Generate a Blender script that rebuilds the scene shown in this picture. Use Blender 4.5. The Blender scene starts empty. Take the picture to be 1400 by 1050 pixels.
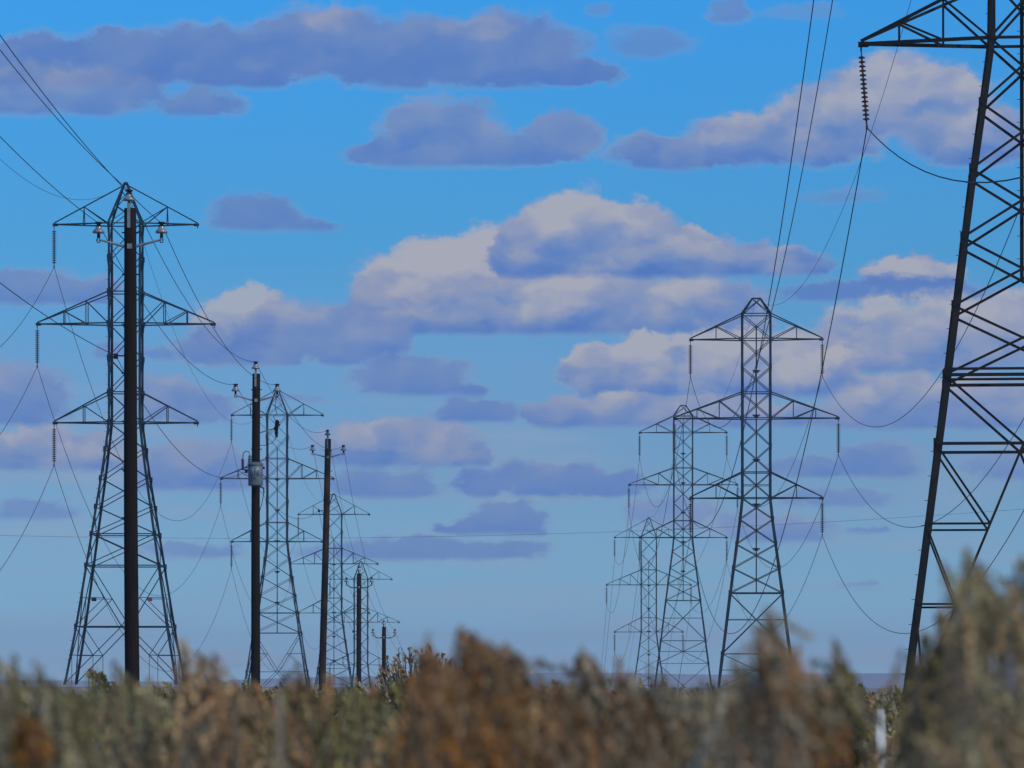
import bpy, math, random
import numpy as np
from mathutils import Vector

S = bpy.context.scene
COL = S.collection
R = math.radians

# ------------------------------------------------------------------ camera
EYE = 1.6          # eye height
FPX = 5833.3       # focal length in pixels of the 1400 px wide photograph (150 mm lens)
HOR = 922.0        # row of the horizon
cam_d = bpy.data.cameras.new('camera')
cam = bpy.data.objects.new('camera', cam_d)
COL.objects.link(cam)
cam.location = (0, 0, EYE)
cam.rotation_euler = (R(90), 0, 0)
cam_d.sensor_width = 36.0
cam_d.lens = 150.0
cam_d.shift_y = (HOR - 525.0) / 1400.0
cam_d.clip_start = 0.1
cam_d.clip_end = 30000
cam_d.dof.use_dof = True
cam_d.dof.focus_distance = 190.0
cam_d.dof.aperture_fstop = 9.5
S.camera = cam

# ------------------------------------------------------------------ exposure
S.view_settings.view_transform = 'Standard'
S.view_settings.look = 'None'
S.view_settings.gamma = 1.0
S.view_settings.exposure = 0.0
S.cycles.volume_bounces = 0
S.cycles.max_bounces = 6
S.cycles.diffuse_bounces = 3
S.cycles.transparent_max_bounces = 8

SUN_EL, SUN_AZ = 40.0, 134.0       # azimuth clockwise from +Y (the view direction)

# ------------------------------------------------------------------ sky
CLOUDS = [  # lobes (cx, cy, rx, ry), base row, height, lightness, opacity, softness
 ([(60,95,95,42),(160,85,110,42),(300,80,130,46),(440,60,100,52),(560,75,150,52),(680,70,120,52),(775,98,75,22)],124,118,.36,.92,.34),
 ([(455,28,50,22),(650,40,60,20)],124,80,.75,.55,.6),
 ([(30,130,80,42),(130,130,100,36)],164,80,.60,.85,.40),
 ([(275,146,66,22)],163,50,.42,.85,.45),
 ([(890,60,62,26)],82,50,.12,.6,.6),
 ([(995,20,32,20)],38,40,.22,.7,.6),
 ([(1095,20,60,12)],30,30,.22,.4,.7),
 ([(820,14,20,9)],24,30,.12,.5,.7),
 ([(600,188,88,56),(540,212,70,18),(690,208,80,22),(770,184,52,34)],230,95,.52,.88,.32),
 ([(925,210,95,26),(1030,192,95,38),(1130,172,90,56),(1215,135,85,58),(1280,150,75,62),(1335,190,70,45)],234,140,.95,.92,.30),
 ([(348,298,64,32),(410,310,56,12)],318,60,.30,.85,.40),
 ([(1150,272,60,14)],282,30,.25,.5,.7),
 ([(540,400,62,58),(600,368,66,44),(665,352,56,42)],456,112,1.12,.97,.30),
 ([(590,424,95,50),(700,418,130,54),(820,420,140,54),(930,425,120,50),(1000,440,55,36)],459,88,.96,.95,.26),
 ([(945,322,34,16)],340,30,1.05,.95,.3),
 ([(720,348,54,50),(785,325,80,64),(860,330,78,52),(940,358,95,34),(1045,362,90,28)],380,112,1.02,.95,.24),
 ([(1245,378,66,26)],398,36,1.1,.95,.3),
 ([(1210,402,170,20)],416,40,.12,.85,.5),
 ([(1195,468,80,54),(1300,462,120,52),(1400,450,70,52)],513,95,1.05,.92,.3),
 ([(835,510,62,40),(900,500,95,42),(1000,500,110,44),(1090,520,78,62)],545,84,1.15,.94,.24),
 ([(1225,560,95,46),(1330,565,110,46)],590,76,.88,.9,.34),
 ([(762,566,50,22),(850,565,115,28),(960,565,100,26),(1100,575,90,22)],586,48,.8,.92,.3),
 ([(325,440,62,40),(350,415,32,26)],500,88,1.12,.85,.34),
 ([(330,478,90,28),(400,452,85,40),(480,460,80,38)],503,85,.62,.9,.34),
 ([(560,516,85,30),(622,532,46,14)],543,60,.38,.88,.4),
 ([(650,564,58,22)],580,40,.36,.88,.4),
 ([(30,398,90,30),(110,402,60,24)],422,56,.45,.85,.4),
 ([(150,483,30,15)],496,28,.2,.7,.5),
 ([(222,485,24,13)],496,28,.2,.7,.5),
 ([(25,550,72,50)],586,90,.5,.85,.4),
 ([(225,545,56,34),(270,560,50,26)],582,70,.62,.85,.4),
 ([(390,547,80,7)],552,12,.2,.6,.8),
 ([(60,622,120,34)],646,60,.95,.88,.34),
 ([(265,645,90,42),(330,650,40,22)],673,75,.62,.85,.4),
 ([(545,612,106,42),(625,620,48,20)],640,72,.92,.92,.34),
 ([(530,664,80,24)],684,42,.36,.85,.45),
 ([(660,660,40,24),(745,655,78,26),(835,662,56,20)],683,50,.34,.88,.4),
 ([(700,712,52,28),(645,724,50,12)],733,46,.32,.85,.4),
 ([(560,754,150,20),(690,752,70,16)],768,34,.26,.8,.5),
 ([(260,754,80,14)],766,24,.26,.7,.6),
 ([(50,702,66,18)],713,30,.26,.7,.6),
 ([(1200,635,62,32),(1110,642,66,18)],656,58,.5,.85,.4),
 ([(1145,684,85,16)],696,26,.26,.75,.6),
 ([(1192,727,38,9)],733,16,.1,.7,.6),
 ([(1170,798,32,8)],803,14,.05,.7,.7),
 ([(920,700,66,24),(1050,724,90,26)],744,50,.5,.8,.5),
 ([(1380,640,70,26)],660,48,.5,.7,.5),
 ([(330,902,150,16),(640,900,110,22),(760,905,90,18),(1180,900,130,16)],935,40,1.1,.45,.9),
]
W = bpy.data.worlds.new('World')
S.world = W
W.use_nodes = True
nt = W.node_tree
nt.nodes.clear()
def N(t, **k):
    n = nt.nodes.new(t)
    for a, v in k.items(): setattr(n, a, v)
    return n
def put(sock, v):
    if isinstance(v, bpy.types.NodeSocket): nt.links.new(v, sock)
    else: sock.default_value = v
def M(op, *a, clamp=False):
    n = N('ShaderNodeMath', operation=op, use_clamp=clamp)
    for i, v in enumerate(a): put(n.inputs[i], v)
    return n.outputs[0]
def VM(op, *a):
    n = N('ShaderNodeVectorMath', operation=op)
    for i, v in enumerate(a): put(n.inputs[i], v)
    return n.outputs[1] if op in ('LENGTH', 'DISTANCE', 'DOT_PRODUCT') else n.outputs[0]
def MR(v, a, b, c=0.0, d=1.0, t='SMOOTHSTEP'):
    n = N('ShaderNodeMapRange', interpolation_type=t)
    for i, x in enumerate((v, a, b, c, d)): put(n.inputs[i], x)
    return n.outputs[0]
tc = N('ShaderNodeTexCoord')
sep = N('ShaderNodeSeparateXYZ'); put(sep.inputs[0], tc.outputs['Generated'])
dx, dy, dz = sep.outputs
az = M('ARCTAN2', dx, dy)
ux = M('SUBTRACT', M('PINGPONG', M('MULTIPLY_ADD', az, FPX, 760.0), 1520.0), 60.0)
hl = VM('LENGTH', VM('MULTIPLY', tc.outputs['Generated'], (1, 1, 0)))
uy = M('MULTIPLY_ADD', M('DIVIDE', dz, M('MAXIMUM', hl, 0.02)), -FPX, HOR)
cmb = N('ShaderNodeCombineXYZ'); put(cmb.inputs[0], ux); put(cmb.inputs[1], uy)
P0 = cmb.outputs[0]
def noise(vec, scale, detail, rough=.55):
    n = N('ShaderNodeTexNoise')
    put(n.inputs['Vector'], VM('MULTIPLY', vec, scale))
    n.inputs['Scale'].default_value = 1.0
    n.inputs['Detail'].default_value = detail
    n.inputs['Roughness'].default_value = rough
    return n
n1 = noise(P0, (1/34, 1/24, 1), 5, .58)
PW = VM('ADD', P0, VM('MULTIPLY', VM('SUBTRACT', n1.outputs['Color'], (.5, .5, .5)), (54, 40, 0)))
n2 = noise(PW, (1/52, 1/34, 1), 4, .5)
puff = M('MULTIPLY_ADD', n2.outputs['Fac'], 2.2, -1.1)       # about -0.5..0.5
n2b = noise(PW, (1/84, 1/56, 1), 2, .4)
n3 = noise(VM('ADD', PW, (-14, -17, 0)), (1/84, 1/56, 1), 2, .4)     # the same billows a step towards the light
n4 = noise(P0, (1/9, 1/7, 1), 4, .6)                                  # fine shreds along the edges
relief = M('MULTIPLY', M('SUBTRACT', n2b.outputs['Fac'], n3.outputs['Fac']), 1.45)
shred = M('MULTIPLY_ADD', n4.outputs['Fac'], .26, -.13)
body = M('ADD', M('MULTIPLY', puff, .28), relief)
ragged = M('MULTIPLY_ADD', puff, 0.26, shred)
ybase = M('MULTIPLY_ADD', n1.outputs['Fac'], 9.0, M('SUBTRACT', uy, 4.5))
# thin veils low in the sky, behind the separate clouds
nv = noise(P0, (1/300, 1/42, 1), 4, .5)
alpha = M('MULTIPLY', M('MULTIPLY', MR(nv.outputs['Fac'], .45, .70), MR(uy, 430.0, 640.0)), .30)
light = M('MULTIPLY_ADD', nv.outputs['Fac'], 1.0, .22)
for lobes, by, H, L, op, soft in CLOUDS:
    d = None
    for cx, cy, rx, ry in lobes:
        v = VM('MULTIPLY_ADD', PW, (1/rx, 1/ry, 0), (-cx/rx, -cy/ry, 0))
        l = VM('LENGTH', v)
        d = l if d is None else M('SMOOTH_MIN', d, l, 0.22)
    d = M('ADD', ragged, d)
    big = 1.0 if by < 500 else 1.05
    e = MR(d, 1.20*big, 1.12*big - soft)
    c = MR(ybase, by + 6.0, by - 9.0)
    m = M('MULTIPLY', M('MULTIPLY', e, op), c)
    h = M('MULTIPLY_ADD', uy, -1.0 / H, by / H, clamp=True)
    f = M('MULTIPLY', M('ADD', body, M('POWER', h, .6)), L)
    if light is None: light, alpha = f, m
    else:
        mx = N('ShaderNodeMix', data_type='FLOAT')
        put(mx.inputs[0], m); put(mx.inputs[2], light); put(mx.inputs[3], f)
        light = mx.outputs[0]
        alpha = M('SUBTRACT', M('ADD', alpha, m), M('MULTIPLY', alpha, m))
def lin(r, g, b):
    f = lambda c: (c/255/12.92) if c <= 10 else ((c/255+.055)/1.055)**2.4
    return (f(r), f(g), f(b), 1)
cr = N('ShaderNodeValToRGB')
put(cr.inputs[0], light)
el = cr.color_ramp.elements
el[0].position = 0.0; el[0].color = lin(80, 118, 190)
el[1].position = 1.0; el[1].color = lin(172, 173, 185)
for p, c in ((.2, (92, 126, 192)), (.45, (116, 140, 190)), (.72, (146, 155, 186))):
    q = el.new(p); q.color = lin(*c)
# clear sky: Nishita, sampled a little higher than the true elevation (a clear dry sky), then graded
sky = N('ShaderNodeTexSky', sky_type='NISHITA')
sky.sun_disc = False
sky.sun_elevation = R(SUN_EL); sky.sun_rotation = R(SUN_AZ)
sky.air_density = 1.0; sky.dust_density = 0.2; sky.ozone_density = 3.0
bend = VM('ADD', tc.outputs['Generated'], (0, 0, .12))
put(sky.inputs[0], VM('NORMALIZE', bend))
STR = 0.1
grade = N('ShaderNodeValToRGB')
put(grade.inputs[0], MR(uy, HOR, 0.0, t='LINEAR'))
ge = grade.color_ramp.elements
SKYT = [(0.0, (1.0, 1.0, 1.0)), (1.0, (1.0, 1.0, 1.0))]
ge[0].position, ge[0].color = 0.0, (.84, .98, 1.02, 1)
ge[1].position, ge[1].color = 1.0, (.23, 1.08, 1.60, 1)
for p, c in ((.12, (.66, .90, .94)), (.30, (.62, .80, .90)), (.46, (.54, .85, 1.02)), (.62, (.33, .92, 1.17))):
    q = ge.new(p); q.color = (*c, 1)
skyc = VM('MULTIPLY', sky.outputs[0], grade.outputs[0])
cl = VM('SCALE', cr.outputs[0]); nt.nodes[-1].inputs['Scale'].default_value = 1.0/STR
fm = N('ShaderNodeMix', data_type='RGBA')
put(fm.inputs[0], alpha); put(fm.inputs[6], skyc); put(fm.inputs[7], cl)
bg = N('ShaderNodeBackground'); bg.inputs['Strength'].default_value = STR
put(bg.inputs['Color'], fm.outputs[2])
wo = N('ShaderNodeOutputWorld'); put(wo.inputs[0], bg.outputs[0])
W.cycles.sampling_method = 'MANUAL'
W.cycles.sample_map_resolution = 512

# ------------------------------------------------------------------ sun
sd = bpy.data.lights.new('sun', 'SUN'); sd.energy = 3.0; sd.angle = R(.5); sd.color = (1, .93, .82)
sun = bpy.data.objects.new('sun', sd); COL.objects.link(sun)
sdir = Vector((math.sin(R(SUN_AZ))*math.cos(R(SUN_EL)), math.cos(R(SUN_AZ))*math.cos(R(SUN_EL)), math.sin(R(SUN_EL))))
sun.rotation_euler = sdir.to_track_quat('Z', 'Y').to_euler()
sun.location = (0, 0, 60)

# ------------------------------------------------------------------ helpers
rng = np.random.default_rng(7)
random.seed(7)
def at(px, py, D):
    """point seen at photograph pixel (px, py) at distance D"""
    return Vector(((px-700)/FPX*D, D, EYE+(HOR-py)/FPX*D))
def sx(px, D): return (px-700)/FPX*D
def sz(py, D): return EYE+(HOR-py)/FPX*D

def mat(name, col, rough=.7, metal=0., vary=0., scale=6., col2=None, bump=0., attr=None, stretch=None, trans=0.):
    m = bpy.data.materials.new(name); m.use_nodes = True
    t = m.node_tree; b = t.nodes['Principled BSDF']
    b.inputs['Base Color'].default_value = (*col, 1)
    b.inputs['Roughness'].default_value = rough
    b.inputs['Metallic'].default_value = metal
    b.inputs['Specular IOR Level'].default_value = .5 if rough < .5 else .15
    L = t.links.new
    if vary or bump:
        tcn = t.nodes.new('ShaderNodeTexCoord'); nz = t.nodes.new('ShaderNodeTexNoise')
        mp = t.nodes.new('ShaderNodeMapping'); mp.inputs['Scale'].default_value = stretch or (1, 1, 1)
        L(tcn.outputs['Object'], mp.inputs[0]); L(mp.outputs[0], nz.inputs['Vector'])
        nz.inputs['Scale'].default_value = scale; nz.inputs['Detail'].default_value = 6
    if vary:
        r = t.nodes.new('ShaderNodeValToRGB'); L(nz.outputs['Fac'], r.inputs[0])
        r.color_ramp.elements[0].position = .32; r.color_ramp.elements[1].position = .7
        c2 = col2 or tuple(c*(1+vary) for c in col); c1 = col if col2 else tuple(c*(1-vary) for c in col)
        r.color_ramp.elements[0].color = (*c1, 1); r.color_ramp.elements[1].color = (*c2, 1)
        L(r.outputs[0], b.inputs['Base Color'])
    if bump:
        bn = t.nodes.new('ShaderNodeBump'); bn.inputs['Strength'].default_value = bump
        bn.inputs['Distance'].default_value = .02
        L(nz.outputs['Fac'], bn.inputs['Height']); L(bn.outputs[0], b.inputs['Normal'])
    if attr:
        a = t.nodes.new('ShaderNodeAttribute'); a.attribute_name = attr
        L(a.outputs['Color'], b.inputs['Base Color'])
        if trans:
            tr = t.nodes.new('ShaderNodeBsdfTranslucent'); L(a.outputs['Color'], tr.inputs[0])
            ms = t.nodes.new('ShaderNodeMixShader'); ms.inputs[0].default_value = trans
            L(b.outputs[0], ms.inputs[1]); L(tr.outputs[0], ms.inputs[2])
            L(ms.outputs[0], t.nodes['Material Output'].inputs[0])
    return m

MT = dict(
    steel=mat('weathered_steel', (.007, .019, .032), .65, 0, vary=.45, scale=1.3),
    steel_near=mat('rusty_steel', (.003, .0045, .006), .7, 0, vary=1, scale=.8, col2=(.012, .008, .006)),
    wood=mat('creosoted_wood', (.006, .0045, .004), .9, 0, vary=1, scale=5, col2=(.014, .0095, .008), bump=.5, stretch=(6, 6, .35)),
    brown_wood=mat('brown_pole_wood', (.018, .011, .008), .9, 0, vary=1, scale=5, col2=(.058, .034, .022), bump=.5, stretch=(6, 6, .35)),
    porcelain=mat('grey_porcelain', (.17, .18, .205), .25, 0, vary=.15, scale=9),
    brown_glaze=mat('brown_glazed_porcelain', (.035, .018, .016), .3, 0, vary=.3, scale=4),
    black=mat('black_hardware', (.012, .012, .014), .5, .3, vary=.3),
    bracket=mat('galvanised_bracket', (.20, .22, .24), .5, .4, vary=.2, scale=8),
    wire=mat('weathered_conductor', (.020, .030, .045), .6, .3, vary=.2),
    tank=mat('grey_painted_tank', (.085, .115, .14), .45, .1, vary=.25, scale=5),
    plate_dark=mat('dark_plate', (.01, .012, .02), .5, .2, vary=.2),
    plate_red=mat('red_sign_paint', (.14, .05, .05), .6, 0, vary=.3, scale=20),
    white=mat('white_stake_paint', (.60, .60, .56), .6, 0, vary=.1, scale=8),
    tan=mat('bare_wood_stake', (.26, .20, .14), .8, 0, vary=.3, scale=10),
    leaf=mat('sage_leaf', (.1, .1, .07), .75, attr='tint', trans=.25),
    twig=mat('sage_twig', (.20, .165, .125), .85, 0, vary=.4, scale=9),
)

class MB:
    def __init__(self): self.v = []; self.f = []; self.n = 0
    def add(self, vs, fs):
        self.v += [tuple(p) for p in vs]; self.f += [tuple(i+self.n for i in q) for q in fs]; self.n += len(vs)
    def bar(self, a, b, w, h=None, up=None):
        a = Vector(a); b = Vector(b); h = h or w
        d = b-a
        if d.length < 1e-6: return
        d.normalize()
        u = Vector(up) if up else (Vector((0, 0, 1)) if abs(d.z) < .9 else Vector((0, 1, 0)))
        s = d.cross(u).normalized(); t = s.cross(d).normalized()
        vs = []
        for p in (a, b):
            for i, j in ((-1, -1), (1, -1), (1, 1), (-1, 1)):
                vs.append(p + s*(i*w/2) + t*(j*h/2))
        self.add(vs, [(3, 2, 1, 0), (4, 5, 6, 7), (0, 1, 5, 4), (1, 2, 6, 5), (2, 3, 7, 6), (3, 0, 4, 7)])
    def angle(self, a, b, w, dirx, diry, t=.02):
        """steel angle: two flanges of width w running along dirx and diry from the corner line a-b"""
        a = Vector(a); b = Vector(b)
        for d1, d2 in ((Vector(dirx), Vector(diry)), (Vector(diry), Vector(dirx))):
            o = d2*0 if d1 == Vector(dirx) else d2*0
            st = 0 if d1 == Vector(dirx) else t
            vs = []
            for p in (a, b):
                vs += [p+d1*st, p+d1*w, p+d1*w+d2*t, p+d1*st+d2*t]
            self.add(vs, [(0, 1, 2, 3), (7, 6, 5, 4), (0, 4, 5, 1), (1, 5, 6, 2), (2, 6, 7, 3), (3, 7, 4, 0)])
    def tube(self, pts, r, n=6, cap=True):
        pts = [Vector(p) for p in pts]; k = len(pts)
        rs = r if isinstance(r, (list, tuple)) else [r]*k
        vs = []
        for i, p in enumerate(pts):
            d = (pts[min(i+1, k-1)]-pts[max(i-1, 0)]).normalized()
            u = Vector((0, 0, 1)) if abs(d.z) < .95 else Vector((0, 1, 0))
            s = d.cross(u).normalized(); t = s.cross(d)
            for j in range(n):
                a = 2*math.pi*j/n
                vs.append(p + s*(math.cos(a)*rs[i]) + t*(math.sin(a)*rs[i]))
        fs = [(i*n+j, i*n+(j+1) % n, (i+1)*n+(j+1) % n, (i+1)*n+j) for i in range(k-1) for j in range(n)]
        if cap: fs += [tuple(range(n-1, -1, -1)), tuple(range((k-1)*n, k*n))]
        self.add(vs, fs)
    def lathe(self, o, prof, n=14, lean=(0, 0)):
        """prof: (radius, z); lean shifts x, y per metre of z"""
        o = Vector(o); vs = []; k = len(prof)
        for r, z in prof:
            for j in range(n):
                a = 2*math.pi*j/n
                vs.append((o.x+r*math.cos(a)+lean[0]*z, o.y+r*math.sin(a)+lean[1]*z, o.z+z))
        fs = [(i*n+j, i*n+(j+1) % n, (i+1)*n+(j+1) % n, (i+1)*n+j) for i in range(k-1) for j in range(n)]
        fs += [tuple(range(n-1, -1, -1)), tuple(range((k-1)*n, k*n))]
        self.add(vs, fs)
    def build(self, name, m, parent=None, smooth=False):
        me = bpy.data.meshes.new(name); me.from_pydata(self.v, [], self.f)
        me.materials.append(m)
        if smooth: me.polygons.foreach_set('use_smooth', [True]*len(me.polygons))
        me.update()
        o = bpy.data.objects.new(name, me); COL.objects.link(o)
        if parent: o.parent = parent
        return o
def tag(o, label=None, cat=None, group=None, kind=None):
    if label: o['label'] = label
    if cat: o['category'] = cat
    if group: o['group'] = group
    if kind: o['kind'] = kind
    return o
def empty(name, loc, label, cat, group=None):
    o = bpy.data.objects.new(name, None); COL.objects.link(o)
    o.location = loc; o.empty_display_size = .5
    return tag(o, label, cat, group)

# ------------------------------------------------------------------ ground
CTRL = [(-30.6, 338, .6, 70), (-29.3, 532, -3, 70), (-28.6, 683, -8.8, 60), (-27.8, 786, -24.6, 60), (0, 20, 0, 40), (-9, 60, 0, 40), (9, 60, 0, 40),
        (-8.6, 97, 0, 30), (-8.6, 147, 0, 30), (-8.6, 199, 0, 25), (-8.8, 247, -4.2, 25), (-8.4, 288, -6.6, 25),
        (21, 172, 0, 40), (22, 380, 0, 60), (23, 576, -3, 70), (23, 711, -11, 60), (0, 450, -8, 60), (0, 320, -6, 40), (0, 1000, -25, 160), (0, 1300, -25, 200),
        (-200, 300, 0, 150), (200, 300, 0, 150), (-200, 600, -6, 150), (200, 600, -4, 150), (-250, 1100, -25, 180), (250, 1100, -25, 180)]
def ground_z(x, y):
    x = np.asarray(x, float); y = np.asarray(y, float)
    num = np.zeros_like(x); den = np.zeros_like(x)+1e-12
    for cx, cy, cz, r in CTRL:
        w = 1.0/(((x-cx)**2+(y-cy)**2)/(r*r)+.02)**2
        num += w*cz; den += w
    z = num/den
    near = np.clip((110-np.hypot(x, y))/40, 0, 1); z = z*(1-near)
    far = np.clip((y-1000)/500, 0, 1); far = far*far*(3-2*far); z = z*(1-far) + -25*far
    z = z + np.clip((y-90)/200, 0, 1)*(.5*np.sin(x/37+1)*np.sin(y/53) )
    return z
def grid(name, xs, ys, zf, m):
    X, Y = np.meshgrid(xs, ys); Z = zf(X, Y)
    nx, ny = len(xs), len(ys)
    v = np.stack([X, Y, Z], -1).reshape(-1, 3)
    i = np.arange(nx*ny).reshape(ny, nx)
    f = np.stack([i[:-1, :-1], i[:-1, 1:], i[1:, 1:], i[1:, :-1]], -1).reshape(-1, 4)
    me = bpy.data.meshes.new(name); me.from_pydata(v.tolist(), [], f.tolist()); me.materials.append(m)
    me.polygons.foreach_set('use_smooth', [True]*len(me.polygons)); me.update()
    o = bpy.data.objects.new(name, me); COL.objects.link(o); return o
gm = bpy.data.materials.new('steppe_ground'); gm.use_nodes = True
t = gm.node_tree; b = t.nodes['Principled BSDF']; b.inputs['Roughness'].default_value = .95
tcn = t.nodes.new('ShaderNodeTexCoord'); na = t.nodes.new('ShaderNodeTexNoise'); nb = t.nodes.new('ShaderNodeTexNoise')
na.inputs['Scale'].default_value = .9; na.inputs['Detail'].default_value = 8
mp = t.nodes.new('ShaderNodeMapping'); mp.inputs['Scale'].default_value = (.0025, .0009, .01)
t.links.new(tcn.outputs['Object'], na.inputs['Vector']); t.links.new(tcn.outputs['Object'], mp.inputs[0]); t.links.new(mp.outputs[0], nb.inputs['Vector'])
nb.inputs['Scale'].default_value = 1; nb.inputs['Detail'].default_value = 5
r1 = t.nodes.new('ShaderNodeValToRGB'); t.links.new(na.outputs['Fac'], r1.inputs[0])
r1.color_ramp.elements[0].color = (.075, .060, .045, 1); r1.color_ramp.elements[1].color = (.21, .17, .13, 1)
r2 = t.nodes.new('ShaderNodeValToRGB'); t.links.new(nb.outputs['Fac'], r2.inputs[0])
r2.color_ramp.elements[0].position = .42; r2.color_ramp.elements[1].position = .58
r2.color_ramp.elements[0].color = (.16, .14, .15, 1); r2.color_ramp.elements[1].color = (.36, .29, .27, 1)
mx = t.nodes.new('ShaderNodeMix'); mx.data_type = 'RGBA'; mx.inputs[0].default_value = .55
t.links.new(r1.outputs[0], mx.inputs[6]); t.links.new(r2.outputs[0], mx.inputs[7]); t.links.new(mx.outputs[2], b.inputs['Base Color'])
xs = np.unique(np.concatenate([np.linspace(-6500, -300, 40), np.linspace(-300, 300, 100), np.linspace(300, 6500, 40)]))
ys = np.unique(np.concatenate([np.linspace(-500, 0, 12), np.linspace(0, 1500, 160), np.linspace(1500, 6500, 50)]))
tag(grid('ground', xs, ys, ground_z, gm), kind='structure')
def hill_z(X, Y):
    p = (np.sin(X/310+.6)+np.sin(X/127+2)*.5+np.sin(X/61)*.22)*4+13
    q = np.clip((Y-5200)/500, 0, 1)*np.clip((6400-Y)/400, 0, 1)
    return -27+(14+p)*q*q*(3-2*q) * (.8+.2*np.sin(X/900+1))
hm = mat('far_hills', (.12, .11, .135), .95, 0, vary=1, scale=.006, col2=(.28, .23, .23), stretch=(1, 1, 6))
tag(grid('hills', np.linspace(-6400, 6400, 420), np.linspace(5150, 6450, 30), hill_z, hm), kind='structure')

# ------------------------------------------------------------------ lattice towers
def tower(name, label, D, cx, levels, arms, peak, post, strings, leg_w=.19, br=.068, ch=.115, ext=0, m=None, group=None,
          near=False, plates=False, yaw=0.):
    """levels: (row, half width px, panel kind of the panel BELOW it, extra) top to bottom, in photograph rows
       arms: (row, half length px, chord root row, [web post offsets px])"""
    m = m or MT['steel']
    k = D/FPX
    X0 = sx(cx, D)
    zb = float(ground_z(X0, D)) - .15
    root = empty(name, (X0, D, zb), label, 'transmission tower', group)
    root.rotation_euler = (0, 0, yaw)
    Z = lambda row: sz(row, D)-zb
    lv = [(Z(r), h*k, kd, e) for r, h, kd, e in levels]
    # carry the legs on to the ground with the last slope
    (z1, h1, _, _), (z2, h2, kd2, _) = lv[-2], lv[-1]
    sl = (h2-h1)/(z1-z2)
    if z2 > .5:
        lv[-1] = (z2, h2, 'X' if z2 > 4 else None, None)
        lv.append((0.0, h2+sl*z2, None, None))
    def half(z):
        for (za, ha, _, _), (zc, hc, _, _) in zip(lv, lv[1:]):
            if z >= zc - 1e-6: return ha + (hc-ha)*(za-z)/(za-zc)
        return lv[-1][1]
    def C(i, z):
        h = half(z); s = ((-1, -1), (1, -1), (1, 1), (-1, 1))[i]
        return Vector((s[0]*h, s[1]*h, z))
    # legs, each one steel angle made of lengths that overlap
    for i in range(4):
        b = MB(); s = ((-1, -1), (1, -1), (1, 1), (-1, 1))[i]
        for (za, *_), (zc, *_) in zip(lv, lv[1:]):
            w = leg_w*(.82 if za > Z(arms[0][0]) - .1 else 1)
            if near and za < Z(arms[-1][0])+.1: w *= 1.0 + .1*((Z(arms[-1][0])-za) > 8)
            b.angle(C(i, za), C(i, zc), w, (-s[0], 0, 0), (0, -s[1], 0), t=.03)
        if near or plates:
            z = .8; kk = 0
            while z < lv[0][0]-1:
                p = C(i, z)
                if s[0] < 0 and s[1] < 0: b.bar(p, p+Vector((-.17, 0, 0)), .022)
                z += .98 if near else .75; kk += 1
        for (za, *_) in lv[1:-1]:
            p = C(i, za)
            b.bar(p+Vector((-s[0]*.02, s[1]*.015, .22)), p+Vector((-s[0]*.02, s[1]*.015, -.22)), leg_w*1.05, .018, up=(0, 1, 0))
        b.build('leg', m, root)
    # bracing
    b = MB()
    faces = ((0, 1), (1, 2), (2, 3), (3, 0))
    for (za, ha, kd, e), (zc, hc, _, _) in zip(lv, lv[1:]):
        for fi, (i, j) in enumerate(faces):
            A1, A2, B1, B2 = C(i, za), C(j, za), C(i, zc), C(j, zc)
            nrm = (A2-A1).cross(B1-A1).normalized()*.03
            mid = (B1+B2)/2; top = (A1+A2)/2
            if kd == 'X':
                b.bar(A1+nrm, B2+nrm, br); b.bar(A2-nrm, B1-nrm, br)
            elif kd == 'XH':
                b.bar(A1+nrm, B2+nrm, br); b.bar(A2-nrm, B1-nrm, br); b.bar(B1, B2, br)
            elif kd == 'HX':
                b.bar(A1+nrm, B2+nrm, br); b.bar(A2-nrm, B1-nrm, br)
                t_ = (A2-A1).length/((A2-A1).length+(B2-B1).length)
                zz = za+(zc-za)*t_
                b.bar(C(i, zz), C(j, zz), br*.8); b.bar(B1, B2, br)
            elif kd == 'V':
                b.bar(A1, mid, br); b.bar(A2, mid, br); b.bar(B1, B2, br*1.2)
                for zz in [Z(q) for q in (e or [])]:
                    u = (za-zz)/(za-zc)
                    J1, J2 = A1.lerp(mid, u), A2.lerp(mid, u)
                    b.bar(C(i, zz), J1, br*.7); b.bar(C(j, zz), J2, br*.7)
                    b.bar(B1, J1, br*.8); b.bar(B2, J2, br*.8)
            elif kd == 'A':
                b.bar(top, B1, br); b.bar(top, B2, br)
                if zc > 1: b.bar(B1, B2, br)
                prev = (A1, A2)
                for zz in [Z(q) for q in (e or [])]:
                    u = (za-zz)/(za-zc)
                    J1, J2 = top.lerp(B1, u), top.lerp(B2, u)
                    b.bar(C(i, zz), J1, br*.85); b.bar(C(j, zz), J2, br*.85)
                    b.bar(prev[0], J1, br*.8); b.bar(prev[1], J2, br*.8)
                    if not near:
                        b.bar(J1, Vector((J1.x, J1.y, zc)), br*.6); b.bar(J2, Vector((J2.x, J2.y, zc)), br*.6)
                    prev = (C(i, zz), C(j, zz))
            elif kd == 'N': pass
        if e == 'H' or e == 'HH':
            for i, j in faces:
                b.bar(C(i, zc), C(j, zc), br*1.3)
                if e == 'HH': b.bar(C(i, zc+.24), C(j, zc+.24), br)
    for row, hl, rr, _ in arms:
        for zz in {round(Z(row), 3), round(Z(rr), 3)}:
            if zz <= lv[0][0]+.01:
                for i, j in faces: b.bar(C(i, zz), C(j, zz), ch*.75)
    b.build('lattice_bracing', m, root)
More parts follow.
